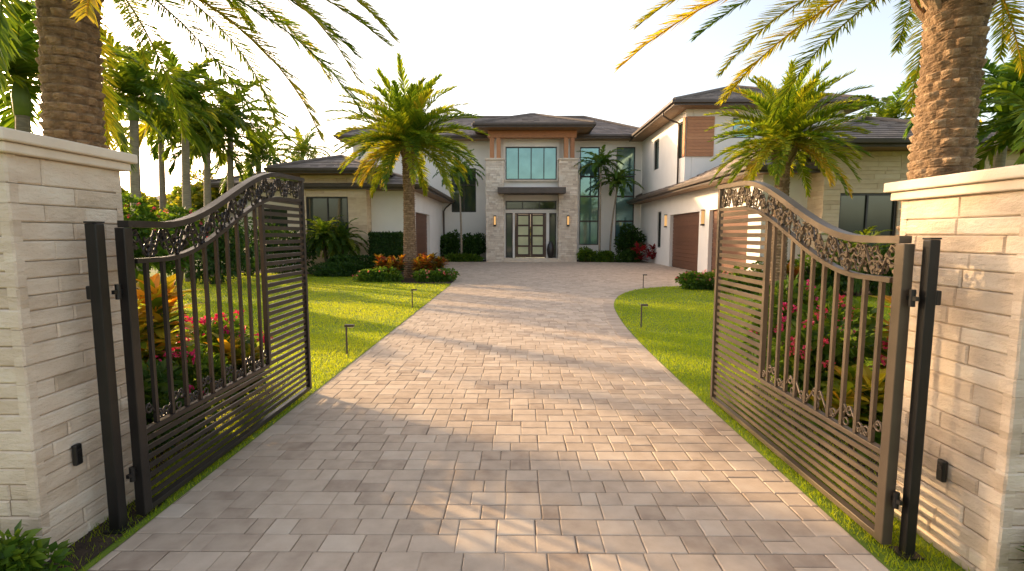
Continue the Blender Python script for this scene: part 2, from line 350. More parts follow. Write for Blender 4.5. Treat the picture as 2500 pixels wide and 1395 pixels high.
def gate(xg,yh,Lf,z0,z1,mat,label,spf,side):
    root=thing('driveway_gate',label,'gate',(xg,yh,0))
    def top(s):
        t=np.clip((s/Lf-.12)/.66,0,1); return z0+(z1-z0)*(t*t*(3-2*t))+.045*np.clip(s/Lf-.72,0,1)
    S_=np.linspace(0,Lf,40)
    mb=MB(); sweep(mb,[(xg,yh+s,top(s)) for s in S_],.06,.036); mb.build('top_rail',mat,root,smooth=False)
    dr=.20; mb=MB(); sweep(mb,[(xg,yh+s,top(s)-dr) for s in S_[1:-1]],.04,.026); mb.build('curved_rail',mat,root)
    mb=MB(); mb.box(xg-.026,xg+.026,yh-.03,yh+.03,.05,z0-.02); mb.build('hinge_stile',mat,root,bevel=.004)
    mb=MB(); mb.box(xg-.022,xg+.022,yh+Lf-.04,yh+Lf,.05,z1+.0); mb.build('end_stile',mat,root,bevel=.004)
    sp=Lf*spf
    mb=MB(); mb.box(xg-.018,xg+.018,yh+sp-.018,yh+sp+.018,.50,top(sp)-dr); mb.build('inner_stile',mat,root,bevel=.003)
    mb=MB(); mb.box(xg-.02,xg+.02,yh+.03,yh+sp-.02,.49,.52); mb.build('cross_rail',mat,root,bevel=.003)
    mb=MB(); mb.box(xg-.022,xg+.022,yh+.03,yh+Lf-.045,.05,.085); mb.build('bottom_rail',mat,root,bevel=.003)
    nb=10
    for i in range(nb):
        s_=.035+(sp-.06)*(i+.8)/(nb+.4)
        mb=MB(); mb.box(xg-.010,xg+.010,yh+s_-.0115,yh+s_+.0115,.52,top(s_)-dr-.012); mb.build('bar',mat,root)
    ns=7
    for i in range(ns):
        zz=.116+(i)*(.378/ns); 
        mb=MB(); mb.box(xg-.006,xg+.006,yh+.03,yh+Lf-.04,zz,zz+.028); mb.build('slat',mat,root)
    zz=.497
    while zz<z1-dr-.03:
        mb=MB(); mb.box(xg-.006,xg+.006,yh+sp+.018,yh+Lf-.04,zz,zz+.033); mb.build('short_slat',mat,root); zz+=.060
    mb=MB(); k=0; rr_=random.Random(3)
    for s_ in np.arange(.12,Lf-.08,.125):
        zc=top(s_)-dr/2-.004; scroll(mb,xg,yh+s_,zc,.16,.16,k%2,.008); ring(mb,xg,yh+s_+.062,top(s_+.062)-dr*.55,.024,.0055)
        scroll(mb,xg+.012,yh+s_+.06,zc,.12,.15,(k+1)%2,.006)
        for q in range(5): leafbit(mb,xg-.012+.006*q,yh+s_+rr_.uniform(-.05,.05),zc+rr_.uniform(-.05,.05),rr_.uniform(.03,.05),rr_.uniform(0,6.28))
        k+=1
    mb.build('upper_scrollwork',mat,root,smooth=False)
    mb=MB(); k=0
    for s_ in np.arange(.13,sp-.06,.14):
        scroll(mb,xg,yh+s_,.59,.16,.12,k%2,.0065); ring(mb,xg,yh+s_+.07,.552,.02,.005); k+=1
    mb.build('lower_scrollwork',mat,root,smooth=True)
    for zz in (.30,1.3):
        mb=MB(); mb.tube([(xg+side*.01,yh-.055,zz-.04),(xg+side*.01,yh-.055,zz+.04)],.014,10); mb.box(xg+side*.01-.008,xg+side*.01+.008,yh-.09,yh-.028,zz-.01,zz+.01); mb.build('hinge',m_black,root)
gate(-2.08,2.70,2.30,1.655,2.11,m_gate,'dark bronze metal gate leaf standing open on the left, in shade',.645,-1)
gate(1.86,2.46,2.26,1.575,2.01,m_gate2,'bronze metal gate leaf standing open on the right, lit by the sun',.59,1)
for (x,y,zt,l,sd,wd) in ((-2.125,2.57,1.655,'square black steel post in front of the left gate pillar',-1,.029),(1.925,2.385,1.575,'square dark steel post in front of the right gate pillar',1,.024)):
    root=thing('gate_post',l,'post',(x,y,0))
    mb=MB(); mb.box(x-wd,x+wd,y-wd,y+wd,0,zt); mb.build('shaft',m_post,root,bevel=.005)
    mb=MB(); mb.box(x-wd-.002,x+wd+.002,y-wd-.002,y+wd+.002,zt+.001,zt+.01); mb.build('cap',m_post,root,bevel=.003)
    mb=MB(); mb.box(x+sd*wd,x+sd*(wd+.028),y-.02,y+.02,1.27,1.34); mb.build('bracket',m_black,root,bevel=.006)
    mb=MB(); mb.box(x-.05,x+.05,y-.05,y+.05,.031,.041); mb.build('base_plate',m_post,root)
# ------------------------------------------------------------------ foliage tools
def nrm(a): return a/(np.linalg.norm(a,axis=-1,keepdims=True)+1e-9)
def crown(mb,c,n,L,pairs,ll,lw,rng,e_hi=82,e_lo=-25,bend=80,seg=10,vee=.3,droop=.3,az0=0,old=.12,rr=.016,fm=.38):
    c=np.array(c,float)
    for i in range(n):
        f=(i+.5)/n; az=i*2.39996+az0+rng.normal(0,.12)
        el=R(e_hi+(e_lo-e_hi)*f**.85+rng.normal(0,5)); Li=L*rng.uniform(.85,1.08)
        ts=np.linspace(0,1,seg+1); ang=np.maximum(el-R(bend*rng.uniform(.75,1.15))*ts**1.35,R(-75))
        azs=az+rng.normal(0,.12)*ts**2
        Tn=np.stack([np.cos(azs)*np.cos(ang),np.sin(azs)*np.cos(ang),np.sin(ang)],-1)
        P=c+np.concatenate([[np.zeros(3)],np.cumsum((Tn[:-1]+Tn[1:])/2*Li/seg,0)])
        fr=.9 if f>1-old and rng.random()<.5 else np.clip(rng.normal(fm,.15),0,.75)
        mb.tube(P,np.linspace(rr,rr*.25,seg+1),4,r=min(1,fr+.2),cap=False)
        tt=np.linspace(.08,.995,pairs)
        PP=np.stack([np.interp(tt,ts,P[:,k]) for k in range(3)],-1); TT=nrm(np.stack([np.interp(tt,ts,Tn[:,k]) for k in range(3)],-1))
        Sd=np.stack([-np.sin(np.interp(tt,ts,azs)),np.cos(np.interp(tt,ts,azs)),0*tt],-1); Nn=np.cross(TT,Sd)
        for sg in (-1,1):
            a=np.interp(tt,[0,.3,1],[R(66),R(48),R(20)])+rng.normal(0,.1,pairs)
            v=vee*rng.uniform(.2,1.6,pairs)
            D=nrm(TT*np.cos(a)[:,None]+sg*Sd*np.sin(a)[:,None]+Nn*v[:,None])
            ln=ll*(.30+.70*np.sin(pi*np.clip(tt*.82+.14,0,1)))*rng.uniform(.8,1.12,pairs)
            W=nrm(np.cross(D,Nn+rng.normal(0,.35,(pairs,3))))*lw/2
            dz=np.zeros((pairs,3)); dz[:,2]=-droop*ln
            M_=PP+D*ln[:,None]*.5+dz*.18; T_=PP+D*ln[:,None]+dz
            mb.batch(np.stack([PP-W*.6,PP+W*.6,M_+W,M_-W,T_],1),[(0,1,2,3),(3,2,4)],np.clip(fr+rng.normal(0,.10,pairs),0,1))
def scaly_trunk(mb,b,t,r0,r1,rng,nc=9,p=.085,sub=7,nth=54,A=.03):
    b=np.array(b,float); t=np.array(t,float); H=np.linalg.norm(t-b); rows=int(H/p); nz=rows*sub
    zz=np.linspace(0,1,nz+1)*rows; th=np.arange(nth)/nth*2*pi
    Z,TH=np.meshgrid(zz,th,indexing='ij'); row=np.floor(Z-1e-6); bfr=Z-row
    U=TH/(2*pi)*nc+.5*(row%2)+.15*np.sin(row*1.7); cell=np.floor(U)%nc; a=(U-np.floor(U))-.5
    rt=rng.random((rows+3,nc)); cr=rt[np.clip(row,0,rows).astype(int),cell.astype(int)]
    hgt=A*(1-(2*np.abs(a))**2.2)*np.where(bfr<.82,(bfr/.82)**.8,1-(bfr-.82)/.18)*(.35+1.1*cr)+rng.normal(0,.0025,Z.shape)
    rad=(r0+(r1-r0)*(Z/rows)+.05*r0*np.sin(Z*.13))+hgt
    ctr=b+(t-b)*(Z/rows)[...,None]
    G=ctr+np.stack([rad*np.cos(TH),rad*np.sin(TH),0*rad],-1)
    rf=np.clip(.15+.5*cr+.6*hgt/A-.25+rng.normal(0,.08,Z.shape),0,1)[:-1]
    mb.grid(G,True,rf)
def leafcloud(mb,c,rad,n,ll,lw,rng,blobs=9,r0=.5,dr=.25,up=.15,spread=.62,br=.5,flat=False):
    c=np.array(c,float); rad=np.array(rad,float)
    bc=nrm(rng.normal(size=(blobs,3)))*rng.uniform(.15,1,(blobs,1))**.5*spread; bs=br*rng.uniform(.7,1.2,blobs)
    k=rng.integers(0,blobs,n); d_=nrm(rng.normal(size=(n,3))); P=c+(bc[k]+d_*(bs[k]*rng.uniform(.6,1.05,n)**.5)[:,None])*rad
    D=nrm(d_+rng.normal(0,.55,(n,3))+np.array([0,0,up])); l=ll*rng.uniform(.6,1.25,n); W=nrm(np.cross(D,rng.normal(size=(n,3))))*(lw/2*rng.uniform(.7,1.2,n))[:,None]
    P[:,2]=np.maximum(P[:,2],.04)
    M_=P+D*(l*.5)[:,None]; T_=P+D*l[:,None]; T_[:,2]-=.15*l
    br_=rng.random(blobs)
    mb.batch(np.stack([P,M_+W,T_,M_-W],1),[(0,1,2,3)],np.clip(r0+(br_[k]-.5)*.35+rng.normal(0,dr,n),0,1))
def rosette(mb,c,n,L,w,rng,e=(85,10),r0=.5,dr=.2,curl=.4,seg=4):
    c=np.array(c,float)
    for i in range(n):
        az=i*2.4+rng.normal(0,.2); el=R(rng.uniform(*sorted(e))); Li=L*rng.uniform(.7,1.1); ts=np.linspace(0,1,seg+1)
        an=el-curl*1.6*ts**1.5
        T=np.stack([np.cos(az)*np.cos(an),np.sin(az)*np.cos(an),np.sin(an)],-1)
        P=c+np.concatenate([[np.zeros(3)],np.cumsum(T[1:]*Li/seg,0)]); P[:,2]=np.maximum(P[:,2],.035)
        S_=np.array([-sin(az),cos(az),0]); wd=w*np.sin(pi*np.clip(ts*.86+.1,0,1))**.8*.5; N_=np.cross(T,S_)
        G=np.stack([P-S_*wd[:,None]+N_*wd[:,None]*.25*1,P,P+S_*wd[:,None]+N_*wd[:,None]*.25],1)
        rv=float(np.clip(r0+rng.normal(0,dr),0,1)); mb.grid(G,False,np.full(seg*2,rv))
def bigcroton(mb,c,h,spread,stems,rng,L=.22,w=.085,r0=.5,mstem=None,dr=.16):
    for k in range(stems):
        a=rng.uniform(0,2*pi); q=spread*rng.uniform(.2,1); top=np.array(c)+[q*cos(a),q*sin(a),h*rng.uniform(.6,1)]
        base=np.array(c)+[q*.3*cos(a),q*.3*sin(a),0]
        if mstem is not None: mstem.tube([base,(base+top)/2+rng.normal(0,.02,3),top],[.012,.009,.006],5)
        for f in (1,.82,.62,.42):
            rosette(mb,base+(top-base)*f,9,L,w,rng,(80,25) if f>.9 else (55,5),np.clip(r0+(f-.8)*.6,0,1),dr,.4)
# ------------------------------------------------------------------ date palms
def date_palm(x,y,zt,rt,L,n,pairs,label,lean=(0,0),lw=.022,ll=.42,seed=1,az0=0,sub=7,nth=54,e_lo=-28,bend=80,droop=.2,old=.06,fm=.4,e_hi=82,mat=None):
    rg=np.random.default_rng(seed); root=thing('date_palm',label,'palm tree',(x,y,0))
    mb=MB(); scaly_trunk(mb,(x,y,0),(x+lean[0],y+lean[1],zt),rt*1.08,rt*.95,rg,sub=sub,nth=nth,A=.022 if rt<.2 else .034,nc=11 if rt>.2 else 9,p=.075)
    mb.build('trunk',m_dtrunk,root,smooth=False)
    mb=MB(); tp=np.array([x+lean[0],y+lean[1],zt])
    for i in range(46):
        a=i*2.4; zz=-.38+.5*i/46; rr_=rt*(.95-.3*i/46)
        b=tp+[rr_*cos(a),rr_*sin(a),zz]; mb.tube([b,b+[.08*cos(a),.08*sin(a),.12],b+[.15*cos(a),.15*sin(a),.30]],[.035,.028,.018],5,r=rg.uniform(.3,.9))
    mb.build('frond_bases',m_dtrunk,root)
    mb=MB(); crown(mb,tp+[0,0,.15],n,L,pairs,ll,lw,rg,e_lo=e_lo,bend=bend,az0=az0,droop=droop,old=old,fm=fm,e_hi=e_hi); mb.build('crown',mat or m_palm,root)
date_palm(-3.95,4.55,3.98,.205,3.05,66,150,'large date palm with thick scaly trunk behind the left gate pillar',lean=(.13,0),seed=11,az0=.3,ll=.33,lw=.016,e_lo=-10,bend=62,e_hi=72,droop=.10,old=.02,fm=.38)
date_palm(3.47,4.35,3.74,.205,2.85,60,150,'large sunlit date palm behind the right gate pillar',lean=(.10,0),seed=12,az0=1.9,ll=.32,lw=.016,e_lo=0,bend=58,e_hi=72,droop=.10,fm=.46,old=.03)
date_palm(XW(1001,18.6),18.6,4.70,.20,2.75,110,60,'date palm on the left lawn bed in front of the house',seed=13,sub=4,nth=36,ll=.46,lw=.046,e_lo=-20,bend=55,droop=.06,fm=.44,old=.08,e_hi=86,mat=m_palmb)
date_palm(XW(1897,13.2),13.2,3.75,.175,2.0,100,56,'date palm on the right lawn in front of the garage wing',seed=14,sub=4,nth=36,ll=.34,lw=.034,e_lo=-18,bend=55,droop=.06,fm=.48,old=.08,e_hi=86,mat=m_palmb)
def slim_palm(x,y,z,L,label,seed,group,mat=m_palm3,n=13,r_=.05,ll=.34,lw=.05,lean=.1,shaft=True,name='slim_palm',pairs=22,bend=85,e_lo=5):
    rg=np.random.default_rng(seed); root=thing(name,label,'palm tree',(x,y,0),group)
    t=np.linspace(0,1,9); P=np.stack([x+lean*t**2,y+0*t,z*t],-1)
    mb=MB(); mb.tube(P,np.linspace(r_*1.3,r_*.85,9),10); mb.build('trunk',m_gtrunk,root,smooth=True)
    if shaft:
        mb=MB(); mb.tube([P[-1]-[0,0,.02],P[-1]+[0,0,L*.14],P[-1]+[0,0,L*.3]],[r_*1.0,r_*1.15,r_*.5],10); mb.build('crownshaft',m_ctr,root,smooth=True)
    mb=MB(); crown(mb,P[-1]+[0,0,L*.25 if shaft else 0],n,L,pairs,ll,lw,rg,e_lo=e_lo,bend=bend,seg=8,rr=.014,droop=.4,old=.02,fm=.45); mb.build('crown',mat,root)
    return root
slim_palm(XW(1127,29.6),29.6,4.7,1.6,'slim palm against the white wall left of the entrance',21,None,lean=-.1,n=24,lw=.07)
slim_palm(XW(1463,29.6),29.6,5.1,1.6,'taller slim palm right of the entrance, nearest the stone column',22,None,lean=0.0,n=26,lw=.075)
slim_palm(XW(1488,29.9),29.9,4.1,1.5,'shorter slim palm right of the entrance, between the tall windows',23,None,lean=.35,n=24,lw=.075)
bgp=[(60,235,9.5,2.3,'dark palm at the far left edge behind the pillar'),
 (333,265,14,2.3,'tall palm nearest the left date palm trunk'),
 (400,330,22,2.3,'farther palm between the two tallest palms on the left'),
 (458,275,17,2.3,'tall palm behind the curved top of the left gate'),
 (508,350,19,2.0,'shorter palm between the taller ones on the left'),
 (566,315,20,2.4,'palm right of centre in the left background group'),
 (632,400,24,2.3,'low palm just left of the stone garage block roof'),
 (742,385,38,2.6,'distant palm top showing above the left garage roof')]
for k,(px,py,Y,L,lab) in enumerate(bgp):
    slim_palm(XW(px,Y),Y,1.6+(572-py)/1245*Y-.4,L,lab,40+k,None,mat=m_palm2,n=26,r_=.12,ll=.55,lw=.075,lean=.15,name='royal_palm',pairs=34,bend=75,e_lo=-8)
for k,(px,py,Y,L,lab) in enumerate([(2130,330,19,2.4,'background palm left of the right date palm trunk, above the stone wing'),
  (2215,370,22.5,2.4,'low background palm directly behind the right date palm trunk'),
  (2400,255,12,2.2,'bright green palm right of the right date palm trunk'),(2480,330,10,2.0,'palm at the right edge above the pillar')]):
    slim_palm(XW(px,Y),Y,1.6+(572-py)/1245*Y-.4,L,lab,60+k,None,mat=m_palm3 if k==2 else m_palm2,n=24,r_=.13,ll=.5,lw=.08,lean=.1,name='royal_palm',pairs=32,bend=90,e_lo=-15)
# ------------------------------------------------------------------ house
H=thing('modern_house','large modern two-storey white house with stone columns and grey tiled hip roofs','house',(0.9,31,0))
def bx(mb,ax,pos,inw,u0,u1,d0,d1,z0,z1,r=.5):
    a,b=pos+inw*d0,pos+inw*d1
    if ax=='y': mb.box(u0,u1,a,b,z0,z1,r)
    else: mb.box(a,b,u0,u1,z0,z1,r)
def wall(mb,ax,pos,inw,u0,u1,z0,z1,holes=(),th=.3,build=True):
    own=mb is None
    if own: mb=MB()
    us=sorted({u0,u1}|{h[0] for h in holes}|{h[1] for h in holes}); zs=sorted({z0,z1}|{h[2] for h in holes}|{h[3] for h in holes})
    for a,b in zip(us[:-1],us[1:]):
        for c_,d_ in zip(zs[:-1],zs[1:]):
            mu,mz=(a+b)/2,(c_+d_)/2
            if any(h[0]<mu<h[1] and h[2]<mz<h[3] for h in holes): continue
            bx(mb,ax,pos,inw,a,b,0,th,c_,d_)
    if own: mb.build('wall',m_white,H)
def wbox(*a):
    mb=MB(); mb.box(*a); mb.build('wall',m_white,H)
def window(ax,pos,inw,h,nx=1,zs=(),mat=m_glass,fw=.06,label=None):
    u0,u1,z0,z1=h; mb=MB()
    bx(mb,ax,pos,inw,u0,u0+fw,.06,.16,z0,z1); bx(mb,ax,pos,inw,u1-fw,u1,.06,.16,z0,z1)
    bx(mb,ax,pos,inw,u0+fw,u1-fw,.06,.16,z0,z0+fw); bx(mb,ax,pos,inw,u0+fw,u1-fw,.06,.16,z1-fw,z1)
    f=mb.build('window',m_frame,H)
    mb=MB(); bx(mb,ax,pos,inw,u0+fw*.5,u1-fw*.5,.115,.13,z0+fw*.5,z1-fw*.5); mb.build('pane',mat,f)
    for k in range(1,nx):
        u=u0+(u1-u0)*k/nx; mb=MB(); bx(mb,ax,pos,inw,u-.025,u+.025,.07,.112,z0+fw,z1-fw); mb.build('mullion',m_frame,f)
    for z in zs:
        mb=MB(); bx(mb,ax,pos,inw,u0+fw,u1-fw,.075,.113,z-.05,z+.05); mb.build('mullion',m_frame,f)
    return f
def hip(x0,x1,y0,y1,z,slope,ft=.20,soffit=m_soffit,label=None):
    mb=MB(); w_=min(x1-x0,y1-y0)/2; run=.33; n=int(w_/run); 
    for i in range(n+1):
        a=i*run; b=min((i+1)*run+.02,w_)
        if b<=a: break
        za=z+ft+a*slope+.035; zb=z+ft+b*slope+.0
        o=[(x0+a,y0+a),(x1-a,y0+a),(x1-a,y1-a),(x0+a,y1-a)]; q=[(x0+b,y0+b),(x1-b,y0+b),(x1-b,y1-b),(x0+b,y1-b)]
        for k in range(4):
            A=np.array(o[k]);B=np.array(o[(k+1)%4]);A2=np.array(q[k]);B2=np.array(q[(k+1)%4])
            m=max(1,int(np.linalg.norm(B-A)/.32)); t0=np.arange(m)/m; t1=t0+1/m
            lerp=lambda P,Q,t: P+(Q-P)*t[:,None]
            ro=rng.uniform(-.008,.008,m)
            def c3(p,zz): return np.concatenate([p,zz[:,None]],1)
            V=np.stack([c3(lerp(A,B,t0),za+ro),c3(lerp(A,B,t1),za+ro),c3(lerp(A2,B2,t1),zb+0*ro),c3(lerp(A2,B2,t0),zb+0*ro),c3(lerp(A,B,t0),za-.06+ro),c3(lerp(A,B,t1),za-.06+ro)],1)
            mb.batch(V,[(0,1,2,3),(4,5,1,0)],rng.random(m))
    for (a,b,sx,sy) in ((x0,y0,1,1),(x1,y0,-1,1),(x1,y1,-1,-1),(x0,y1,1,-1)):
        mb.tube([(a,b,z+ft+.05),(a+sx*w_,b+sy*w_,z+ft+w_*slope+.05)],.07,6,r=.4)
    if (x1-x0)>(y1-y0): mb.tube([(x0+w_,y0+w_,z+ft+w_*slope+.05),(x1-w_,y0+w_,z+ft+w_*slope+.05)],.08,6,r=.4)
    else: mb.tube([(x0+w_,y0+w_,z+ft+w_*slope+.05),(x0+w_,y1-w_,z+ft+w_*slope+.05)],.08,6,r=.4)
    rf=mb.build('roof',m_tile,H)
    mb=MB(); mb.box(x0+.06,x1-.06,y0+.06,y1-.06,z+.01,z+.06); mb.build('soffit',soffit,rf)
    mb=MB()
    for (a,b,c_,d_) in ((x0,x1,y0,y0+.05),(x0,x1,y1-.05,y1),(x0,x0+.05,y0+.05,y1-.05),(x1-.05,x1,y0+.05,y1-.05)): mb.box(a,b,c_,d_,z,z+ft)
    mb.build('fascia',m_fascia,rf)
    mb=MB(); e=.11
    for (a,b,c_,d_) in ((x0-e,x1+e,y0-e,y0-.003),(x0-e,x0-.003,y0,y1),(x1+.003,x1+e,y0,y1)): mb.box(a,b,c_,d_,z+ft-.12,z+ft+.02)
    mb.build('gutter',m_fascia,rf,bevel=.02)
holesBL=[(-3.95,-2.45,2.95,5.6),(-6.5,-5.7,4.9,6.0)]
holesBR=[(3.87,5.06,.95,6.85),(6.07,7.2,.95,6.85)]
holesP=[(-.62,2.37,4.78,6.67),(-.62,2.37,3.05,3.56),(-.62,-.2,.22,2.85),(-.08,1.78,.22,2.85),(1.95,2.37,.22,2.85)]
holesRS=[(21.4,25.4,0,2.55),(16.9,20.3,0,2.55),(27.0,27.7,.9,2.8),(27.8,28.8,5.1,6.7),(23.85,24.65,5.1,6.75)]
holesLS=[(23.0,26.7,0,2.6)]
holesU=[(9.7,10.7,5.9,6.8),(12,13.2,5.2,6.7)]
wall(None,'y',31.5,1,-9.9,-1.3,0,7.25,holesBL); wall(None,'y',31.5,1,3.2,7.6,0,7.25,holesBR)
wall(None,'y',30.3,1,-.75,2.5,0,7.1,holesP)
wbox(-1.4,-.76,30.6,31.49,0,7.4); wbox(2.51,3.25,30.6,31.49,0,7.4)
wall(None,'y',22.6,1,-6.38,-4.81,0,3.5); wall(None,'x',-4.5,-1,22.6,31.49,0,3.5,holesLS)
mb=MB(); wall(mb,'x',7.6,1,16.0,31.49,0,3.6,[h for h in holesRS if h[3]<3]); wall(mb,'x',7.6,1,23.5,31.49,3.6,7.2,[h for h in holesRS if h[3]>3]); mb.build('wall',m_white,H)
wall(None,'y',16.0,1,7.91,9.0,0,3.5); wall(None,'y',23.5,1,7.91,14.6,3.4,7.2,holesU)
wbox(14.3,14.6,23.81,33,0,7.2); wbox(-9.9,-9.6,31.81,38,0,7.25)
wall(None,'y',26.0,1,-14.5,-9.3,0,3.9,[(-13.4,-11.6,.8,2.9)])
window('y',26.0,1,(-13.4,-11.6,.8,2.9),2)
window('y',31.5,1,holesBL[0],2,(4.6,)); window('y',31.5,1,holesBL[1],1)
for h in holesBR: window('y',31.5,1,h,1,(5.1,3.9,2.4),m_glass_t)
window('y',30.3,1,holesP[0],4,(),m_glass_t); window('y',30.3,1,holesP[1],3,(),m_glass); window('y',30.3,1,holesP[2],1,()); window('y',30.3,1,holesP[4],1,())
for h in holesRS[2:]: window('x',7.6,1,h,1,(),m_glass)
for h in holesU: window('y',23.5,1,h,1,(),m_glass_t)
for k,(a,b) in enumerate(((-.08+.07,.845),(.855,1.78-.07))):
    mb=MB(); y0=30.38; mb.box(a,a+.13,y0,y0+.06,.25,2.8); mb.box(b-.13,b,y0,y0+.06,.25,2.8)
    for i in range(5):
        z=.25+i*(2.55-.12)/4; mb.box(a+.13,b-.13,y0,y0+.06,z,z+.10+(.08 if i==0 else 0))
    dn=mb.build('door',m_door,H)
    mb=MB(); mb.box(a+.1,b-.1,y0+.02,y0+.035,.3,2.75); mb.build('frosted_pane',m_glass_f,dn)
    hx=b-.05 if k==0 else a+.05
    mb=MB(); mb.tube([(hx,y0-.05,1.0),(hx,y0-.05,1.9)],.014,8); mb.build('handle',m_frame,dn)
mb=MB(); mb.box(-.08,-.015,30.36,30.5,.22,2.85); mb.box(1.715,1.78,30.36,30.5,.22,2.85); mb.box(-.015,1.715,30.36,30.5,2.79,2.85); mb.build('door_frame',m_door,H)
def garage(ax,pos,inw,h):
    u0,u1,z0,z1=h; mb=MB(); n=14; 
    for i in range(n):
        a=.022+z0+(z1-z0-.022)*i/n; b=.022+z0+(z1-z0-.022)*(i+1)/n-.012; bx(mb,ax,pos,inw,u0+.003,u1-.003,.15,.2,a,b,random.random())
    bx(mb,ax,pos,inw,u0+.003,u1-.003,.19,.22,z0,z1)
    g_=mb.build('garage_door',m_gar,H)
garage('x',7.6,1,holesRS[0]); garage('x',7.6,1,holesRS[1]); garage('x',-4.5,-1,holesLS[0])
for (a,b) in ((-1.72,-.72),(2.45,3.50)):
    mb=MB(); mb.box(a+.05,b-.05,29.55,30.55,0,5.8); 
    cb=MB(); stone_face(cb,'y',29.55,-1,a,b,0,5.8,(.07,.14),(.14,.42),rng,.03,.006,.05)
    stone_face(cb,'x',a+.05,-1,29.5,30.6,0,5.8,(.07,.14),(.14,.42),rng,.03,.006,.05); stone_face(cb,'x',b-.05,1,29.5,30.6,0,5.8,(.07,.14),(.14,.42),rng,.03,.006,.05)
    cc=cb.build('stone_column',m_stone2,H); mb.build('core',m_mortar,cc)
    mb=MB(); mb.box(a-.05,b+.05,29.42,30.58,5.8,5.9); mb.build('cap',m_cope,cc,bevel=.01)
    lx=(a+b)/2 
    mb=MB(); mb.box(lx-.07,lx+.07,29.36,29.47,2.05,2.15); mb.box(lx-.07,lx+.07,29.36,29.47,2.62,2.68); mb.box(lx-.075,lx+.075,29.44,29.49,2.05,2.68); wl=mb.build('wall_lamp',m_frame,H)
    mb=MB(); mb.box(lx-.055,lx+.055,29.375,29.438,2.15,2.62); mb.build('lamp_glass',m_lamp,wl)
for y_ in (20.85,26.0):
    mb=MB(); mb.box(7.48,7.6,y_-.07,y_+.07,1.95,2.02); mb.box(7.48,7.6,y_-.07,y_+.07,2.55,2.6); wl=mb.build('wall_lamp',m_frame,H)
    mb=MB(); mb.box(7.5,7.59,y_-.055,y_+.055,2.02,2.55); mb.build('lamp_glass',m_lamp,wl)
for x_ in (-1.5,-1.12,2.72,3.08):
    mb=MB(); mb.box(x_,x_+.24,29.6,29.9,5.9,7.05,random.random()); mb.build('wood_post',m_wood,H,bevel=.01)
mb=MB(); mb.box(-1.6,3.42,29.55,29.95,7.05,7.44,.4); mb.build('wood_beam',m_wood,H,bevel=.01)
mb=MB(); mb.box(-1.03,2.76,28.6,30.25,3.88,4.2); mb.build('entrance_canopy',m_fascia,H,bevel=.01)
mb=MB(); mb.box(-.75,2.5,30.15,30.28,4.66,4.76); mb.build('window_sill',m_cope,H)
mb=MB(); mb.box(-.70,2.43,29.2,30.29,0,.12); mb.box(-.70,2.43,29.6,30.29,.12,.22); mb.build('entrance_step',m_cope,H,bevel=.01)
mb=MB(); 
for i in range(12): 
    z=5.1+i*.145; mb.box(7.64,8.85,23.42,23.495,z,z+.137,random.random()); mb.box(7.545,7.597,23.45,23.75,z,z+.137,random.random())
mb.build('wood_cladding',m_wood,H)
def stoneblock(a,b,y0,y1,zt,win,lab):
    mb=MB(); wall(mb,'y',y0+.04,1,a+.04,b-.04,0,zt,[win]); mb.box(a+.04,a+.3,y0+.345,y1,0,zt); mb.box(b-.3,b-.04,y0+.345,y1,0,zt); co=mb.build('stone_wing_wall',m_mortar,H); co['label']=lab
    mb=MB(); us=[(a,win[0],0,zt),(win[1],b,0,zt),(win[0],win[1],0,win[2]),(win[0],win[1],win[3],zt)]
    for (u0,u1,z0,z1) in us: stone_face(mb,'y',y0+.04,-1,u0,u1,z0,z1,(.10,.16),(.4,.9),rng,.01,.003,.04)
    stone_face(mb,'x',a+.04,-1,y0,y1,0,zt,(.10,.16),(.4,.9),rng,.01,.003,.04); stone_face(mb,'x',b-.04,1,y0,y1,0,zt,(.10,.16),(.4,.9),rng,.01,.003,.04)
    mb.build('stone_facing',m_stone3,co); window('y',y0,1,win,2)
stoneblock(-9.2,-6.4,22.0,27,4.1,(-9.0,-7.2,.9,3.2),'travertine clad block of the left wing')
stoneblock(9.0,14.6,15.2,21,4.0,(9.5,11.2,.9,2.8),'travertine clad block of the right wing')
hip(-10.6,8.6,30.6,38.8,7.2,.46); hip(-2.3,4.25,28.6,34.8,7.45,.36)
hip(6.8,15.4,22.7,33,7.15,.40); hip(-9.8,-3.85,21.8,32.0,3.5,.34); hip(-10.2,-5.6,21.2,27.8,4.1,.34)
hip(6.85,15.2,15.4,32.0,3.42,.46); hip(8.2,15.6,14.4,21.8,4.0,.36); hip(-15.2,-8.8,25.2,32,3.9,.34)
mb=MB(); mb.tube([(6.78,24.3,7.2),(6.8,24.3,7.05),(7.1,24.25,6.85),(7.5,24.2,6.7),(7.52,24.2,6.5),(7.52,24.2,3.8)],.045,8); mb.build('downspout',m_fascia,H,smooth=True)
mb=MB(); mb.tube([(-3.95,31.4,3.5),(-4.3,31.4,3.2),(-4.42,31.4,3.0),(-4.42,31.4,.1)],.045,8); mb.build('downspout',m_fascia,H,smooth=True)
def lathe(mb,c,prof,n=20):
    G=np.array([[(c[0]+r_*cos(t),c[1]+r_*sin(t),c[2]+z) for t in np.arange(n)*2*pi/n] for r_,z in prof]); mb.grid(G,True)
mb=MB(); lathe(mb,(2.02,29.95,.22),[(0,0),(.13,0),(.2,.25),(.23,.5),(.17,.78),(.1,.88),(.13,.95),(.10,.95),(.08,.86)]); tag(mb.build('floor_vase',m_vase,smooth=True),'tall dark ceramic vase beside the front door','vase')
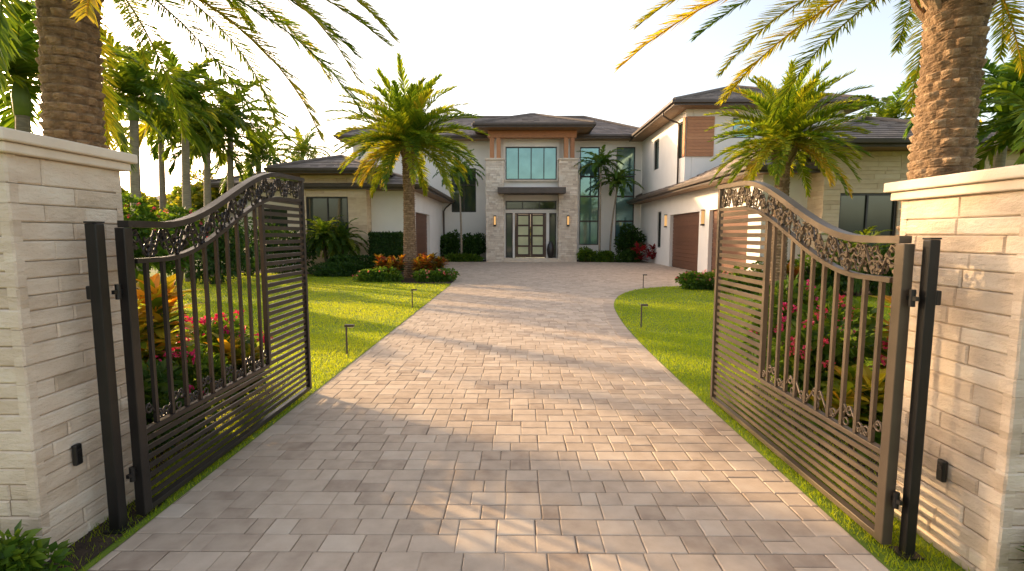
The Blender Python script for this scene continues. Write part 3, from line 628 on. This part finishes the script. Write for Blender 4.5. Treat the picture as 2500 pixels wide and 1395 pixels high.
# ------------------------------------------------------------------ path lights
PL=[(-2.22,6.56,'nearest path light on the left lawn edge'),(-2.24,10.9,'farther path light on the left lawn edge'),(2.12,8.55,'nearer path light on the right lawn curve'),(3.75,15.0,'farthest path light at the back of the right lawn')]
pr=None
for i,(x,y,l) in enumerate(PL):
    if pr is None:
        pr=thing('path_light',l,'garden light',(x,y,.02),'low bronze path lights')
        mb=MB(); mb.tube([(x,y,.02),(x,y,.40)],.013,8); mb.build('stake',m_fascia,pr)
        mb=MB(); mb.box(x-.017,x+.105,y-.028,y+.028,.40,.428); mb.build('lamp_head',m_fascia,pr,bevel=.004)
        mb=MB(); mb.box(x+.03,x+.095,y-.02,y+.02,.392,.399); mb.build('diffuser',m_cope,pr)
    else:
        o=copy_tree(pr); o.location=(x,y,.02); o['label']=l
# ------------------------------------------------------------------ planting
def cloud(name,label,cat,x,y,z,rad,n,ll,lw,mat,seed,group=None,flowers=None,stem=True,**k):
    rg=np.random.default_rng(seed); root=thing(name,label,cat,(x,y,0),group)
    mb=MB(); leafcloud(mb,(x,y,z),rad,n,ll,lw,rg,**k); mb.build('foliage',mat,root)
    if stem:
        mb=MB()
        for i in range(5):
            a=rg.uniform(0,6.28); mb.tube([(x+.1*cos(a)*rad[0],y+.1*sin(a)*rad[1],0),(x+.3*cos(a)*rad[0],y+.3*sin(a)*rad[1],z*.6),(x+.5*cos(a)*rad[0],y+.5*sin(a)*rad[1],z+.2*rad[2])],[.02*max(1,rad[2]),.015,.008],5)
        mb.build('stems',m_stem,root)
    if flowers:
        fm,fn,fs=flowers; mb=MB(); 
        u=nrm(rg.normal(size=(fn,3))); u[:,2]=np.abs(u[:,2]); u[:,1]=-np.abs(u[:,1])*.8; u=nrm(u)
        for q in u:
            c_=np.array([x,y,z])+q*np.array(rad)*rg.uniform(.8,1.05); leafcloud(mb,c_,(fs,fs,fs),22,fs*.8,fs*.7,rg,blobs=3,r0=.5)
        mb.build('blossoms',fm,root)
    return root
def croton(label,x,y,h,sp,st,seed,mat=m_croton,L=.22,w=.085,r0=.5,dr=.16):
    rg=np.random.default_rng(seed); root=thing('croton_bush',label,'bush',(x,y,0)); mb=MB(); ms=MB()
    bigcroton(mb,(x,y,.03),h,sp,st,rg,L,w,r0,ms,dr); mb.build('leaves',mat,root); ms.build('stems',m_stem,root)
croton('tall orange and yellow croton bush behind the left gate',-2.90,3.9,1.12,.34,8,71,L=.32,w=.11,r0=.38,dr=.22)
croton('low green and yellow croton in front of the pink flowers, behind the left gate',-2.62,4.5,.5,.3,8,72,L=.26,w=.09,r0=.25)
cloud('flowering_bush','magenta flowering bush behind the left gate','bush',-2.85,4.85,.50,(.5,.42,.38),2600,.09,.05,m_shrub2,73,flowers=(m_pink,30,.042))
cloud('leafy_bush','dark green leafy bush at the foot of the left gate','bush',-2.7,3.35,.36,(.34,.35,.36),2200,.10,.05,m_shrub,74)
cloud('flowering_bush','small pink flowering bush behind the hinge end of the left gate','bush',-2.6,3.95,.36,(.3,.4,.34),1800,.08,.045,m_shrub2,75,flowers=(m_pink,10,.035))
croton('orange croton bush beside the right gate pillar',2.95,3.9,.98,.26,7,76,L=.28,w=.095,r0=.45,dr=.22)
cloud('flowering_bush','red flowering bush behind the right gate','bush',2.65,4.2,.62,(.45,.5,.45),2800,.09,.055,m_shrub2,77,flowers=(m_redf,20,.036))
cloud('flowering_bush','pink flowering bush behind the tall bars of the right gate','bush',2.75,5.0,.60,(.5,.4,.5),2200,.09,.05,m_shrub2,78,flowers=(m_pink,16,.038))
croton('low yellow-green croton at the foot of the right gate',2.42,3.5,.5,.24,8,79,r0=.22)
cloud('corner_fern','green leafy plant at the foot of the left pillar, lower left corner','plant',-2.25,2.08,.13,(.2,.12,.13),900,.08,.035,m_shrub2,80,stem=False)
cloud('corner_fern','green leafy plant at the foot of the right pillar, lower right corner','plant',2.38,2.0,.22,(.18,.12,.2),900,.08,.035,m_shrub2,81,stem=False)
croton('bronze croton bush left of the middle date palm trunk',XW(948,17.6),17.6,.70,.46,14,82,m_croton2,.32,.10,.5,.3)
croton('bronze croton bush right of the middle date palm trunk',XW(1032,17.7),17.7,.70,.44,14,83,m_croton2,.32,.10,.55,.3)
croton('small golden croton at the right end of the lawn bed',XW(1062,18.2),18.2,.8,.34,10,84,m_croton2,.30,.10,.45,.3)
cloud('ground_cover','low leafy ground cover along the front of the lawn bed','plant',XW(925,17),17.0,.22,(.9,.38,.3),3400,.10,.06,m_shrub2,85,stem=False,flowers=(m_wflow,5,.03))
cloud('ground_cover','low flowering ground cover at the driveway end of the lawn bed','plant',XW(1060,17),17.0,.2,(.75,.45,.28),3200,.10,.06,m_shrub2,86,stem=False,flowers=(m_wflow,16,.03))
cloud('ground_cover','low dark ground cover left of the bronze crotons','plant',XW(820,19),19.3,.25,(1.4,.6,.34),3600,.12,.06,m_shrub,87,stem=False)
rg=np.random.default_rng(88); hb=thing('clipped_hedge','square clipped green hedge against the white wall of the left wing','hedge',(XW(945,21.5),21.5,0))
mb=MB(); n=5200; x_=XW(945,21.5)+rg.uniform(-.66,.66,n); y_=21.5+rg.uniform(-.35,.35,n); z_=rg.uniform(.1,1.6,n); fc=rg.integers(0,4,n)
x_=np.where(fc==1,XW(945,21.5)+.66*np.sign(rg.normal(size=n)),x_); y_=np.where(fc==0,21.15,y_); z_=np.where(fc>=2,1.6,z_); z_=np.where((fc==3),rg.uniform(.1,1.6,n),z_)
P=np.stack([x_,y_,z_],-1)+rg.normal(0,.03,(n,3)); D=nrm(rg.normal(size=(n,3))+[0,-.5,.4])*.09; W=nrm(np.cross(D,rg.normal(size=(n,3))))*.03
mb.batch(np.stack([P,P+D*.5+W,P+D,P+D*.5-W],1),[(0,1,2,3)],np.clip(rg.normal(.4,.25,n),0,1)); mb.build('foliage',m_shrub,hb)
mb=MB(); mb.box(XW(945,21.5)-.6,XW(945,21.5)+.6,21.22,21.8,.02,1.52); mb.build('branches',m_shrub,hb)
for k,(px,Y,z,L,lab) in enumerate(((790,20.6,1.55,1.25,'pygmy date palm left of the stone wing window'),(835,20.9,1.35,1.15,'leaning pygmy date palm right of the stone wing window'))):
    rg=np.random.default_rng(90+k); x=XW(px,Y); root=thing('pygmy_palm',lab,'palm tree',(x,Y,0))
    mb=MB(); mb.tube([(x+.2*(1-2*k),Y,0),(x+.05,Y,z*.5),(x,Y,z)],[.08,.07,.06],8); mb.build('trunk',m_stem,root)
    mb=MB(); crown(mb,(x,Y,z),44,L,28,.26,.04,rg,e_lo=-35,bend=80,seg=7,rr=.01,old=.02); mb.build('crown',m_palm2,root)
for k,(px,Y,z,L,lab) in enumerate(((2085,13.4,.9,1.35,'low arching palm in front of the right stone wing window'),)):
    rg=np.random.default_rng(95); x=XW(px,Y); root=thing('pygmy_palm',lab,'palm tree',(x,Y,0))
    mb=MB(); mb.tube([(x,Y,0),(x,Y,z)],[.1,.07],8); mb.build('trunk',m_stem,root)
    mb=MB(); crown(mb,(x,Y,z),40,L,28,.3,.035,rg,e_lo=-25,bend=85,seg=7,rr=.01,old=.02); mb.build('crown',m_palm2,root)
for k,(px,Y,z,rad,n,mt,lab) in enumerate([
 (1098,30.4,.9,(.75,.4,.95),2200,m_shrub,'dark broad-leaved shrub left of the slim palm by the entrance'),
 (1155,30.3,.85,(.75,.4,.95),2200,m_shrub,'dark broad-leaved shrub next to the left stone column'),
 (1130,29.6,.25,(1.3,.3,.25),1600,m_shrub2,'bright low ground cover along the wall left of the entrance'),
 (1535,29.9,1.35,(1.0,.6,1.1),2800,m_shrub,'tall dark shrub in front of the right tall window'),
 (1430,29.5,.35,(.55,.35,.4),1200,m_shrub2,'low green plants at the foot of the right stone column'),
 (1480,29.3,.3,(.8,.3,.3),1300,m_shrub2,'low green plants under the slim palms right of the entrance'),
 (1535,28.9,.4,(.6,.35,.4),1200,m_shrub,'round low shrub right of the slim palms')]):
    cloud('leafy_shrub',lab,'shrub',XW(px,Y),Y,z,rad,n,.2,.10,mt,100+k)
rg=np.random.default_rng(120); x=XW(1578,28.2); root=thing('red_cordyline','dark red cordyline plants by the right garage corner','plant',(x,28.2,0))
mb=MB(); 
for q in range(12): rosette(mb,(x+rg.uniform(-.55,.55),28.2+rg.uniform(-.3,.3),rg.uniform(.2,1.0)),18,.5,.09,rg,(80,10),.5,.25,.5)
mb.build('leaves',m_red,root)
cloud('flowering_plants','low bed of pink and red flowers at the garage corner, left end','plant',XW(1690,14.9),14.9,.24,(.5,.45,.3),1900,.10,.055,m_shrub2,121,stem=False,flowers=(m_redf,14,.035))
cloud('flowering_plants','low bed of red and white flowers at the garage corner, behind the right gate','plant',XW(1745,14.7),14.7,.28,(.55,.45,.32),1900,.10,.055,m_shrub2,122,stem=False,flowers=(m_wflow,14,.035))
croton('bronze croton bush on the right lawn bed, behind the right gate slats',XW(1935,13.3),13.5,.75,.5,10,123,m_croton2,.32,.10,.4)
for k,(px,Y,z,rad,lab) in enumerate([(1820,13.8,.35,(.7,.5,.4),'low green shrub behind the slats of the right gate'),(1900,13.9,.5,(.8,.5,.55),'green shrub at the foot of the right middle date palm'),
  (2000,13.6,.6,(.8,.5,.6),'green shrub under the stone wing window'),(2090,13,.6,(.9,.5,.6),'green shrub left of the right pillar'),(2180,13,.8,(.9,.5,.9),'green shrub hidden mostly by the right pillar')]):
    cloud('leafy_shrub',lab,'shrub',XW(px,Y),Y,z,rad,2000,.13,.07,m_shrub if k%2 else m_shrub2,130+k)
for k,(px,Y,z,rad,mt,fl,lab) in enumerate([
 (330,11.5,1.55,(.9,.6,.85),m_shrub2,(m_redf,14,.04),'pink flowering hedge bush next to the left pillar'),
 (420,12.5,1.45,(1.0,.6,.85),m_shrub2,(m_redf,8,.04),'pink flowering hedge bush above the left gate bars'),
 (520,16,1.2,(1.4,.7,1.2),m_shrub,None,'dark hedge bush behind the left lawn, beside the flowering hedge'),
 (610,19.5,1.2,(1.6,.7,1.2),m_shrub,None,'dark hedge bush behind the end panel of the left gate'),
 (700,20.5,1.0,(1.4,.7,1.0),m_shrub,None,'dark hedge bush left of the pygmy palms'),
 (860,20.2,.45,(1.0,.5,.45),m_shrub,None,'low dark shrub in front of the stone wing')]):
    cloud('hedge_bush',lab,'hedge',XW(px,Y),Y,z,rad,3400,.16,.08,mt,140+k,flowers=fl)
def btree(px,Y,z,rad,seed,lab,n=5200,mat=m_tree):
    rg=np.random.default_rng(seed); x=XW(px,Y); root=thing('broadleaf_tree',lab,'tree',(x,Y,0))
    mb=MB(); mb.tube([(x,Y,0),(x+.1,Y,z*.5),(x,Y,z)],[.2,.15,.08],8)
    for i in range(6):
        a=rg.uniform(0,6.28); mb.tube([(x,Y,z*.6),(x+rad[0]*.3*cos(a),Y+rad[1]*.3*sin(a),z*.9),(x+rad[0]*.6*cos(a),Y+rad[1]*.6*sin(a),z+rad[2]*.3)],[.08,.05,.02],5)
    mb.build('trunk',m_stem,root)
    mb=MB(); leafcloud(mb,(x,Y,z),rad,n,.32,.16,rg,blobs=16,br=.38,spread=.8); mb.build('crown',mat,root)
btree(560,27,3.2,(2.6,2,1.8),151,'broadleaf tree behind the palms above the left gate')
btree(650,31,3.6,(2.4,2,1.6),152,'broadleaf tree just left of the stone wing roof')
btree(250,20,2.6,(2.6,2,1.7),153,'sunlit broadleaf tree behind the left pillar')
btree(400,30,2.6,(3,2,1.3),154,'low broadleaf tree on the left skyline between palm trunks')
btree(2200,24,4.2,(3,2,1.8),155,'broadleaf tree behind the right date palm trunk')
btree(2420,17,3.2,(2.6,2,1.8),156,'broadleaf tree above the right pillar')
nh=thing('neighbour_house','small white neighbouring house with grey roof, far left between palms','house',(-27,42,0))
mb=MB(); mb.box(-31,-23,40,47,0,3.6); mb.build('wall',m_white,nh)
mb=MB(); V=[(-32,39,3.6),(-22,39,3.6),(-22,48,3.6),(-32,48,3.6),(-29,43.5,5.1),(-25,43.5,5.1)]; mb.add(V,[(0,1,5,4),(1,2,5),(2,3,4,5),(3,0,4),(0,3,2,1)],.5); mb.build('roof',m_tile,nh)
for x in (-29,-26): 
    mb=MB(); mb.box(x,x+1.3,39.95,39.99,1.1,2.6); mb.build('window',m_glass,nh)
mb=MB(); rg=np.random.default_rng(170)
for X in np.arange(-75,80,5.0):
    Y=62+rg.uniform(-5,5); hh=rg.uniform(3.2,5.2) if X<-8 else rg.uniform(2.5,4); leafcloud(mb,(X,Y,hh*.5),(4,2.5,hh*.62),520,.9,.5,rg,blobs=10,br=.45)
o=mb.build('far_tree_line',m_tree,kind='stuff'); o['label']='hazy row of distant trees beyond the gardens'
